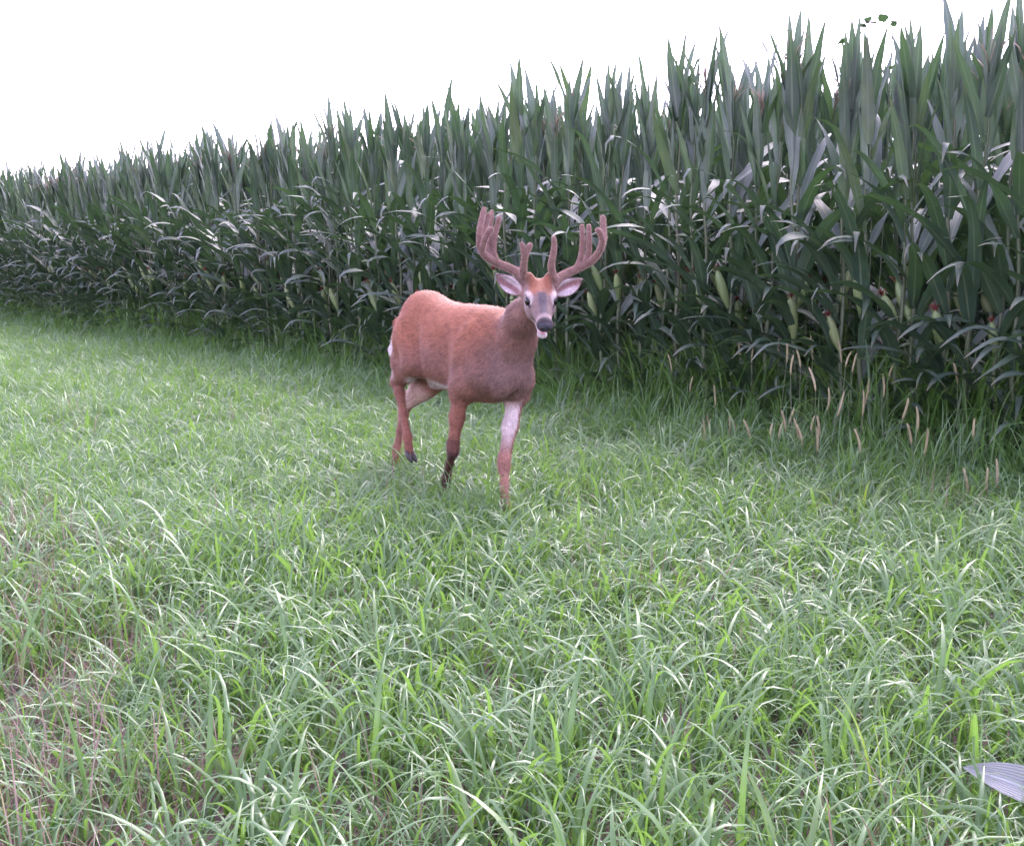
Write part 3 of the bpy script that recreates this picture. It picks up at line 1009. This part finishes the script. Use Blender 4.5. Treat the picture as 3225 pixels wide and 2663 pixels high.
def build_deer():
    phi = R(55)
    hx, hy = math.cos(phi), -math.sin(phi)
    HV, LV, UP = Vector((hx, hy, 0)), Vector((-hy, hx, 0)), Vector((0, 0, 1))
    base = Vector((-.229, 5.433, 0))
    AX = (HV, LV, UP)
    def D(x, y, z): return base + HV * x + LV * y + UP * z
    # the head looks almost straight at the camera, a little down
    Fh = unit((.10, -.90, -.42))
    Lh = unit(Vector((0, 0, 1)).cross(Fh)); Uh = Fh.cross(Lh)
    Lh, Uh = Lh, Uh
    EYE = at(540.5, 300, 4.74)
    HAX = (Fh, Lh, Uh)
    def Hd(x, y, z): return EYE + Fh * x + Lh * y + Uh * z

    g = SDF((-1.02, 4.35, -.02), (.42, 6.42, 1.26), .0055)
    # trunk
    g.ell(D(.19, 0, .770), (.29, .146, .218), AX, .05)
    g.ell(D(-.02, 0, .780), (.34, .158, .188), AX, .10)
    g.ell(D(-.21, 0, .805), (.27, .146, .178), AX, .10)
    g.ell(D(-.385, 0, .870), (.180, .124, .195), AX, .08)
    g.cone(D(.30, 0, .925), D(.06, 0, .905), .065, .075, .08)
    g.cone(D(.02, 0, .92), D(-.30, 0, .955), .055, .07, .08)
    g.ell(D(.40, -.01, .70), (.085, .085, .13), AX, .07)                     # brisket
    # shoulders
    for s, (ex, ez) in ((1, (.30, .60)), (-1, (.15, .60))):
        g.cone(D(.22, .095 * s, .88), D(.31, .092 * s, .71), .052, .066, .04)
        g.cone(D(.31, .092 * s, .71), D(ex, .108 * s, ez), .066, .052, .05)
        g.cone(D(.18, .105 * s, .80), D(ex - .04, .118 * s, .66), .055, .058, .05)
    # neck
    N0, N1, N2, N3 = D(.29, 0, .81), D(.43, -.010, .88), D(.54, -.040, .975), Hd(-.115, 0, -.035)
    g.cone(N0, N1, .128, .092, .07)
    g.cone(N1, N2, .092, .070, .05)
    g.cone(N2, N3, .070, .053, .04)
    # hollows: behind the shoulder, before the thigh, at the root of the neck, between the fore legs
    for s in (1, -1):
        g.ell(D(.055, .205 * s, .71), (.055, .050, .16), AX, .09, True)
        g.ell(D(-.245, .190 * s, .77), (.055, .050, .10), AX, .09, True)
        g.ell(D(.405, .168 * s, .83), (.040, .055, .13), AX, .08, True)
    g.ell(D(.46, -.02, .56), (.10, .022, .07), AX, .05, True)
    # fore legs: left one reaching forward, right one trailing with the cannon folded back
    LE, LK, LF, LT = D(.285, .105, .60), at(504, 461, 5.09), at(505, 505, 5.02), at(505, 524, 4.98)
    g.chain([D(.31, .105, .66), LE, LE.lerp(LK, .5), LK], [.066, .046, .033, .026], .035)
    g.chain([LK + Vector((0, .0, .012)), LK - Vector((0, 0, .03)), LK.lerp(LF, .5), LF], [.0285, .025, .0165, .021], .02)
    g.chain([LF, LT], [.024, .022], .015)
    RE, RK, RF, RT = at(461, 388, 5.26), at(453, 446, 5.28), at(446.5, 478, 5.42), at(442, 500, 5.42)
    g.chain([D(.20, -.112, .66), RE, RE.lerp(RK, .5), RK], [.072, .046, .032, .026], .035)
    g.chain([RK + Vector((0, 0, .012)), RK - Vector((0, 0, .025)), RK.lerp(RF, .5), RF], [.0285, .025, .0165, .021], .02)
    g.chain([RF, RT], [.024, .021], .015)
    # hind legs: right one swinging forward, left one pushed out behind
    A0, A1, A2 = D(-.385, -.060, .85), D(-.295, -.100, .72), at(398, 382, 5.88)
    g.chain([A0, A1], [.108, .080], .04)
    g.chain([D(-.445, -.065, .80), D(-.475, -.080, .70), A2], [.088, .060, .027], .04)
    g.chain([A1, A1.lerp(A2, .55), A2], [.066, .043, .026], .04)
    A3, A4 = at(407.5, 436, 5.62), at(409, 452, 5.60)
    g.chain([A2 + Vector((-.012, .018, .012)), A2.lerp(A3, .2), A2.lerp(A3, .6), A3], [.025, .027, .0165, .021], .02)
    g.chain([A3, A4], [.023, .021], .015)
    B0, B1, B2 = D(-.40, .085, .84), D(-.40, .115, .64), at(405, 404, 6.02)
    g.chain([B0, B1], [.108, .082], .05)
    g.chain([D(-.48, .09, .76), B1.lerp(B2, .4) + Vector((0, 0, .02)), B2], [.092, .052, .026], .05)
    g.chain([B1, B1.lerp(B2, .5), B2], [.080, .049, .028], .05)
    B3, B4 = at(397, 448, 6.0), at(394.5, 472, 5.98)
    g.chain([B2 + Vector((-.008, .018, .012)), B2.lerp(B3, .2), B2.lerp(B3, .6), B3], [.025, .027, .0165, .021], .02)
    g.chain([B3, B4], [.023, .021], .015)
    # tail
    g.chain([D(-.565, 0, .915), D(-.62, -.015, .88), at(398.5, 336, 5.97), at(395.5, 350, 5.96), at(397.5, 366, 5.92)], [.035, .034, .026, .030, .012], .02)
    # head
    g.ell(Hd(-.055, 0, .002), (.092, .060, .060), HAX, .03)
    g.ell(Hd(0, 0, .002), (.060, .062, .042), HAX, .03)
    g.cone(Hd(.02, 0, -.012), Hd(.150, 0, -.030), .050, .030, .03)
    g.ell(Hd(.165, 0, -.030), (.030, .034, .028), HAX, .02)
    for s in (1, -1):
        g.ell(Hd(-.02, .036 * s, -.042), (.070, .028, .046), HAX, .03)
        g.cone(Hd(-.035, .050 * s, .030), Hd(.022, .056 * s, .027), .016, .012, .02)      # brow
        g.ell(Hd(.010, .064 * s, .008), (.024, .016, .018), HAX, .010, True)              # socket
        g.cone(Hd(-.060, .030 * s, .040), Hd(-.078, .046 * s, .072), .024, .022, .03)     # pedicle
    g.cone(Hd(-.02, 0, -.066), Hd(.100, 0, -.102), .034, .017, .02)                       # lower jaw
    g.ell(Hd(.114, 0, -.105), (.022, .023, .015), HAX, .012)
    g.cone(Hd(.075, 0, -.070), Hd(.17, 0, -.078), .011, .018, .008, True)
    g.ell(Hd(.115, 0, -.071), (.062, .08, .0085), HAX, .010, True)                 # open mouth
    g.cone(Hd(-.06, 0, -.05), Hd(-.02, 0, -.075), .045, .035, .03)                        # throat
    # ears, cupped
    ears = []
    for s in (1, -1):
        b0 = Hd(-.075, .056 * s, -.004)
        tip = at(582, 279, 4.86) if s > 0 else at(496, 274, 4.86)
        e = unit(tip - b0)
        fr = unit(Vector((.10 * s, -1, -.12)) - e * Vector((.10 * s, -1, -.12)).dot(e))
        wv = e.cross(fr)
        ln = (tip - b0).length
        c = b0 + e * (ln * .56) - UP * .006
        ears.append((c, e, fr, wv, ln, s))
        g.cone(b0, b0 + e * .03, .024, .022, .02)
        g.ell(c - e * ln * .06, (ln * .43, .038, .024), (e, wv, fr), .015)
        g.cone(c - e * ln * .05, tip, .026, .006, .02)
        g.ell(c + fr * .024 - e * ln * .03, (ln * .40, .029, .029), (e, wv, fr), .008, True)
    v, f = g.skin()

    # ---- coat colours (fur, not light)
    P = np.array(v)
    loc = (P - np.array(base)) @ np.array([list(HV), list(LV), list(UP)]).T
    hd = (P - np.array(EYE)) @ np.array([list(Fh), list(Lh), list(Uh)]).T
    red = np.array((.275, .110, .062)); brown = np.array((.195, .098, .072)); grey = np.array((.165, .110, .098)); white = np.array((.56, .49, .46)); dark = np.array((.030, .024, .026))
    col = np.tile(red, (len(P), 1))
    def put(c, wgt):
        nonlocal col
        wgt = np.clip(wgt, 0, 1)[:, None]
        col = col * (1 - wgt) + np.array(c) * wgt
    x, y, z = loc.T
    mott = 1 + .10 * np.sin(31 * x + 17 * z + 4 * np.sin(13 * y + 9 * z)) * np.sin(27 * z - 11 * x + 3 * np.sin(19 * x)) + .09 * np.sin(67 * x + 5 * np.sin(41 * z)) * np.sin(59 * z + 37 * y)
    wob = .02 * np.sin(9 * x + 5 * z) + .015 * np.sin(23 * x - 17 * z + 3 * y)
    put(brown, smooth(.90, .68, z + wob) * .9)
    put((.20, .115, .095), smooth(.12, .0, np.hypot((x + .12) / 1.6, z - .76)) * .5)
    put((.150, .096, .082), np.maximum(smooth(.20, .46, x + wob) * smooth(.98, .80, z) * .8, smooth(.30, .56, x + .15 * (z - .9)) * .75))     # grey brown chest and neck front
    put(white, smooth(.66, .615, z + wob * .5) * smooth(.125, .09, np.abs(y)) * (x > -.42) * (x < .02) * (z > .55))   # belly
    # legs
    leg = z < .60
    put((.205, .085, .054), leg * smooth(.60, .5, z))
    def near_leg(a, b, rr):
        a, b = np.array(a), np.array(b); ab = b - a
        t = np.clip(((P - a) @ ab) / (ab @ ab), 0, 1)
        return np.linalg.norm(P - a - t[:, None] * ab, axis=1) < rr, P - (a + t[:, None] * ab), t
    k, off, t = near_leg(LE, LK, .085)                                   # white inside of the reaching fore leg
    inside = off @ np.array(unit(-LV * .65 + Vector((0, -1, 0)) * .55))
    put(white, k * smooth(-.004, .012, inside) * smooth(.08, .34, t) * smooth(1.05, .45, t) * .85)
    k, off, t = near_leg(LK, LT, .05)
    put((.30, .15, .115), k * .7)
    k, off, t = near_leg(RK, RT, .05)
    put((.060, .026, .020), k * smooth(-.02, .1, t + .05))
    k, off, t = near_leg(B1, B2, .10)
    put((.52, .36, .31), k * smooth(.25, .5, t) * smooth(-.02, .02, off @ np.array(unit(-LV))))
    k, off, t = near_leg(B2, B4, .05)
    put((.22, .10, .07), k * .8)
    put(white, np.clip(1.4 - np.linalg.norm(P - np.array(B2) - np.array((.01, -.02, .0)), axis=1) / .022, 0, 1))
    # tail and rump
    tl = (x < -.575) & (z < .93) & (z > .62)
    put(white, tl * smooth(-.585, -.610, x) * smooth(.84, .77, z))
    put(white, (x < -.45) * smooth(-.48, -.56, x) * smooth(.84, .78, z) * smooth(.58, .66, z))
    # head
    a, b, c = hd.T
    on = (a > -.16) & (np.abs(b) < .10) & (np.linalg.norm(hd, axis=1) < .23) & (c > -.14)
    face = on * smooth(-.15, -.09, a)
    put(grey, face * smooth(-.06, -.02, a - .0 * c))
    put((.20, .075, .042), face * smooth(.0, .025, c) * smooth(.045, .0, a) * smooth(.06, .040, np.abs(b)))      # rusty forehead
    put((.072, .060, .066), face * smooth(.010, .030, a) * smooth(.025, .010, np.abs(b)) * smooth(-.035, .0, c + .18 * a) * .9)  # dark nose bridge
    for s in (1, -1):
        r = np.sqrt(((a - .016) / 1.15) ** 2 + (b - .062 * s) ** 2 + ((c - .010) / 1.0) ** 2)
        put(white, face * smooth(.043, .030, r) * smooth(.018, .024, r) * (.15 + .42 * smooth(-.004, .014, c)))
        put(dark, face * smooth(.027, .022, r))
        put(dark, face * smooth(.014, .006, np.sqrt((a - .046) ** 2 + (b - .052 * s) ** 2 + (c + .004) ** 2)))     # tear gland
    put((.32, .235, .22), face * smooth(.118, .135, a) * smooth(.16, .145, a) * (c > -.066) * .45)                   # pale band behind the nose
    put(dark, face * smooth(.148, .166, a) * (c > -.068))
    put(white * .8, face * smooth(-.076, -.092, c) * smooth(-.05, .0, a))                                               # chin and throat
    put(dark, face * smooth(.010, .004, np.abs(c + .068 + .02 * (a - .09))) * smooth(.055, .075, a))
    put((.10, .05, .03), face * smooth(.012, .03, np.abs(b) - .022) * smooth(.038, .055, c) * smooth(-.03, -.05, a) * .7)
    # ears
    for (ec, e, fr, wv, ln, s) in ears:
        q = (P - np.array(ec)) @ np.array([list(e), list(wv), list(fr)]).T
        k = (np.abs(q[:, 0]) < ln * .62) & (np.abs(q[:, 1]) < .055) & (np.abs(q[:, 2]) < .05) & (np.abs(b) > .062)
        put((.20, .12, .10), k)
        inner = np.sqrt(((q[:, 0] + .03 * ln) / (ln * .42)) ** 2 + (q[:, 1] / .035) ** 2)
        put((.20, .105, .105), k * (q[:, 2] > -.012) * smooth(1.0, .8, inner))
        put((.40, .33, .33), k * (q[:, 2] > -.016) * smooth(.25, .55, np.abs(q[:, 1] + .006) / .029) * smooth(1.1, .9, inner) * smooth(.5, .0, q[:, 0] / ln))
        put((.10, .06, .055), k * smooth(.82, 1.0, inner) * smooth(.0, .2, q[:, 0] / ln) * (q[:, 2] > -.01))

    col = col * np.where((hd[:, 0] > -.12) & (np.linalg.norm(hd, axis=1) < .25), 1, mott)[:, None]
    root = bpy.data.objects.new('deer', None)
    COL.objects.link(root)
    root.location = base
    me = bpy.data.meshes.new('deer_body')
    me.from_pydata((P - np.array(base)).tolist(), [], f.tolist())
    ca = me.color_attributes.new('tone', 'FLOAT_COLOR', 'POINT')
    cc = np.ones((len(P), 4), np.float32); cc[:, :3] = col
    ca.data.foreach_set('color', cc.ravel())
    me.polygons.foreach_set('use_smooth', [True] * len(f))
    me.materials.append(M['coat'])
    me.update()
    body = link('body', me, root)
    sm = body.modifiers.new('smooth', 'SMOOTH'); sm.factor = .5; sm.iterations = 3

    # short lying hair over the skin
    rn = np.random.default_rng(3)
    vn = np.zeros_like(P)
    fn = np.cross(P[f[:, 2]] - P[f[:, 0]], P[f[:, 3]] - P[f[:, 1]])
    for j in range(4): np.add.at(vn, f[:, j], fn)
    vn /= np.linalg.norm(vn, axis=1)[:, None] + 1e-9
    nohair = (on > 0) & (a > -.12)
    for (ec, e, fr, wv, el, s) in ears: nohair |= np.linalg.norm(P - np.array(ec), axis=1) < el * .66
    pick = rn.permutation(np.concatenate([np.flatnonzero(~nohair)] * 2))[:int(len(P) * 1.4)]
    n = len(pick)
    q, nr = P[pick] + rn.normal(0, .003, (n, 3)), vn[pick]
    isface = (on[pick] > 0) & (a[pick] > -.14)
    low = z[pick] < .56
    flow = np.where(isface[:, None], np.array(-Fh), np.where(low[:, None], np.array((0, 0, -1.0)), np.array(-HV * .8 - UP * .55)))
    flow = flow + rn.normal(0, .22, (n, 3))
    flow -= nr * (flow * nr).sum(1)[:, None]
    flow /= np.linalg.norm(flow, axis=1)[:, None] + 1e-9
    ln = np.where(isface, .006, np.where(low, .009, .017)) * rn.uniform(.6, 1.3, n)
    wd = np.where(isface, .0010, .0014)
    sd3 = np.cross(nr, flow)
    b0 = q - nr * .002
    tipv = q + flow * ln[:, None] + nr * (ln * rn.uniform(.10, .38, n))[:, None]
    tri = np.stack([b0 - sd3 * wd[:, None], b0 + sd3 * wd[:, None], tipv], 1).reshape(-1, 3) - np.array(base)
    hc = col[pick] * rn.uniform(.7, 1.7, n)[:, None]
    dk = rn.random(n) < .012
    hc[dk] *= .35
    fm = bpy.data.meshes.new('deer_fur')
    fm.from_pydata(tri.tolist(), [], np.arange(3 * n).reshape(-1, 3).tolist())
    ca = fm.color_attributes.new('tone', 'FLOAT_COLOR', 'POINT')
    cc = np.ones((3 * n, 4), np.float32); cc[:, :3] = np.clip(np.repeat(hc, 3, 0), 0, .8)
    ca.data.foreach_set('color', cc.ravel())
    fm.materials.append(M['fur'])
    tag(link('fur', fm, body), None, None, None, 'stuff')

    def part(name, mb, mat):
        mb.v = [tuple(Vector(q) - base) for q in mb.v]
        return link(name, mb.mesh(name, M[mat]), root)

    def ball(c, r, ax, n=12, m=10):
        mb = MB()
        rows = []
        for i in range(m + 1):
            t = math.pi * min(max(i / m, .02), .98)
            rows.append([c + ax[0] * (r[0] * math.cos(t)) + ax[1] * (r[1] * math.sin(t) * math.cos(k / n * 6.2832)) + ax[2] * (r[2] * math.sin(t) * math.sin(k / n * 6.2832)) for k in range(n)])
        mb.grid(rows, [[(.5, .5, .5)] * n] * (m + 1), True)
        n0 = len(mb.v)
        mb.f.append(tuple(range(n))[::-1]); mb.f.append(tuple(n0 - n + k for k in range(n)))
        return mb

    for s in (1, -1):
        part('eye', ball(Hd(.020, .0520 * s, .008), (.0240, .0190, .0215), HAX, 16, 12), 'eye')
    nose = ball(Hd(.178, 0, -.028), (.019, .029, .022), HAX, 18, 14)
    part('nose', nose, 'nose')
    part('tongue', ball(Hd(.108, 0, -.089), (.030, .016, .007), HAX), 'tongue')
    for s in (1, -1):
        part('nostril', ball(Hd(.191, .016 * s, -.030), (.007, .008, .006), HAX), 'eye')

    # hooves
    for (pt, dr) in ((LT, HV), (RT, HV), (A4, HV), (B4, HV)):
        for sgn in (1, -1):
            o = Vector(pt) + LV * (.013 * sgn) + UP * -.006
            mb = MB()
            tip = o + dr * .055 + UP * -.035
            mb.tube([o + UP * .01, o.lerp(tip, .45), tip], [.016, .015, .006], 7)
            part('hoof', mb, 'hoof')

    # antlers in velvet: thick, blunt tines. Points as pixel column, row and depth
    def tine(mb, pts, r0, r1, n=14):
        c = catmull([at(*p) for p in pts], n)
        rd = random.Random(int(pts[0][0] * 7))
        rr = [(r0 + (r1 - r0) * (i / (n - 1))) * .80 * rd.uniform(.95, 1.05) for i in range(n)]
        mb.append((c, rr))

    def antler(tines):
        allp = np.array([list(p) for c, _ in tines for p in c])
        sg = SDF(allp.min(0) - .05, allp.max(0) + .05, .0033)
        for c, rr in tines:
            for i in range(len(c) - 1): sg.cone(c[i], c[i + 1], rr[i], rr[i + 1], .005)
        av, af = sg.skin()
        nv = np.zeros_like(av)
        q4 = np.cross(av[af[:, 2]] - av[af[:, 0]], av[af[:, 3]] - av[af[:, 1]])
        for j in range(4): np.add.at(nv, af[:, j], q4)
        nv /= np.linalg.norm(nv, axis=1)[:, None] + 1e-9
        mb = MB()
        rel = av - np.array(base)
        mb.v = [tuple(p) for p in rel]
        tn = .30 + .10 * np.sin(av[:, 2] * 160 + av[:, 0] * 90) + rn.normal(0, .05, len(av))
        mb.c = [(float(k), 0, 1) for k in tn]
        mb.f = [tuple(int(k) for k in q) for q in af]
        o = link('antler', mb.mesh('antler', M['velvet']), root)
        # pale velvet nap standing off the surface
        m = len(av) * 2
        pk = rn.integers(0, len(av), m)
        nr = nv[pk] + rn.normal(0, .35, (m, 3))
        nr /= np.linalg.norm(nr, axis=1)[:, None]
        sd4 = np.cross(nr, rn.normal(0, 1, (m, 3))); sd4 /= np.linalg.norm(sd4, axis=1)[:, None] + 1e-9
        b = rel[pk] + rn.normal(0, .001, (m, 3))
        t3 = np.stack([b - sd4 * .0006, b + sd4 * .0006, b + nr * rn.uniform(.002, .0050, m)[:, None]], 1).reshape(-1, 3)
        nb = MB()
        nb.v = [tuple(p) for p in t3]
        sh = rn.uniform(.7, 1.1, m)
        nb.c = [(float(sh[i // 3]), 0, 1) for i in range(3 * m)]
        nb.f = [(3 * i, 3 * i + 1, 3 * i + 2) for i in range(m)]
        tag(link('velvet_nap', nb.mesh('velvet_nap', M['velvet'], False), o), None, None, None, 'stuff')

    a1 = []
    tine(a1, [(528, 284, 4.80), (523, 277, 4.82), (514, 270, 4.85), (499, 263.5, 4.86), (487, 257, 4.82), (480.5, 248, 4.78), (479.5, 236, 4.76), (481, 222, 4.77), (484, 209, 4.80)], .0235, .0115, 30)
    tine(a1, [(482, 250, 4.76), (484.5, 240, 4.72), (489, 231, 4.69), (491.5, 228.5, 4.68)], .0145, .0105)
    tine(a1, [(481, 240, 4.77), (484, 229, 4.80), (487.5, 219, 4.82), (488.7, 214, 4.83)], .0145, .0105)
    tine(a1, [(497, 262, 4.85), (493.5, 252, 4.86), (494, 240, 4.87), (497, 227, 4.88), (499.3, 217.5, 4.88)], .0150, .0110)
    tine(a1, [(491, 258, 4.84), (487.5, 248, 4.86), (490, 230, 4.88), (492, 211.5, 4.90)], .0130, .0090)
    tine(a1, [(523, 277, 4.81), (523.5, 266, 4.76), (524.5, 258, 4.73), (523.5, 250, 4.71), (521.5, 243.5, 4.70)], .0190, .0100)
    tine(a1, [(524.5, 259, 4.73), (527, 251, 4.71), (530.3, 244.5, 4.70)], .0140, .0105)
    antler(a1)
    a2 = []
    tine(a2, [(554, 285, 4.80), (558, 278.5, 4.82), (567, 273, 4.85), (580, 267, 4.86), (592, 260.5, 4.82), (599.5, 250.5, 4.78), (602.5, 241, 4.74), (600.5, 233, 4.71), (597.5, 229.5, 4.70)], .0235, .0110, 30)
    tine(a2, [(601, 249, 4.79), (604, 238, 4.82), (603.5, 227, 4.84), (603, 217, 4.85)], .0150, .0115)
    tine(a2, [(577, 268.5, 4.86), (581, 256, 4.87), (582.5, 241, 4.88), (582, 226, 4.89)], .0145, .0110)
    tine(a2, [(585, 264.5, 4.85), (588.5, 254, 4.84), (589, 240, 4.83), (589, 226, 4.83)], .0140, .0110)
    tine(a2, [(555.5, 281, 4.81), (552, 272, 4.77), (551.5, 262, 4.74), (554, 249, 4.72), (554, 237.5, 4.71)], .0200, .0100)
    antler(a2)
    tag(root, 'reddish brown buck with velvet antlers walking through the grass', 'deer')


build_deer()
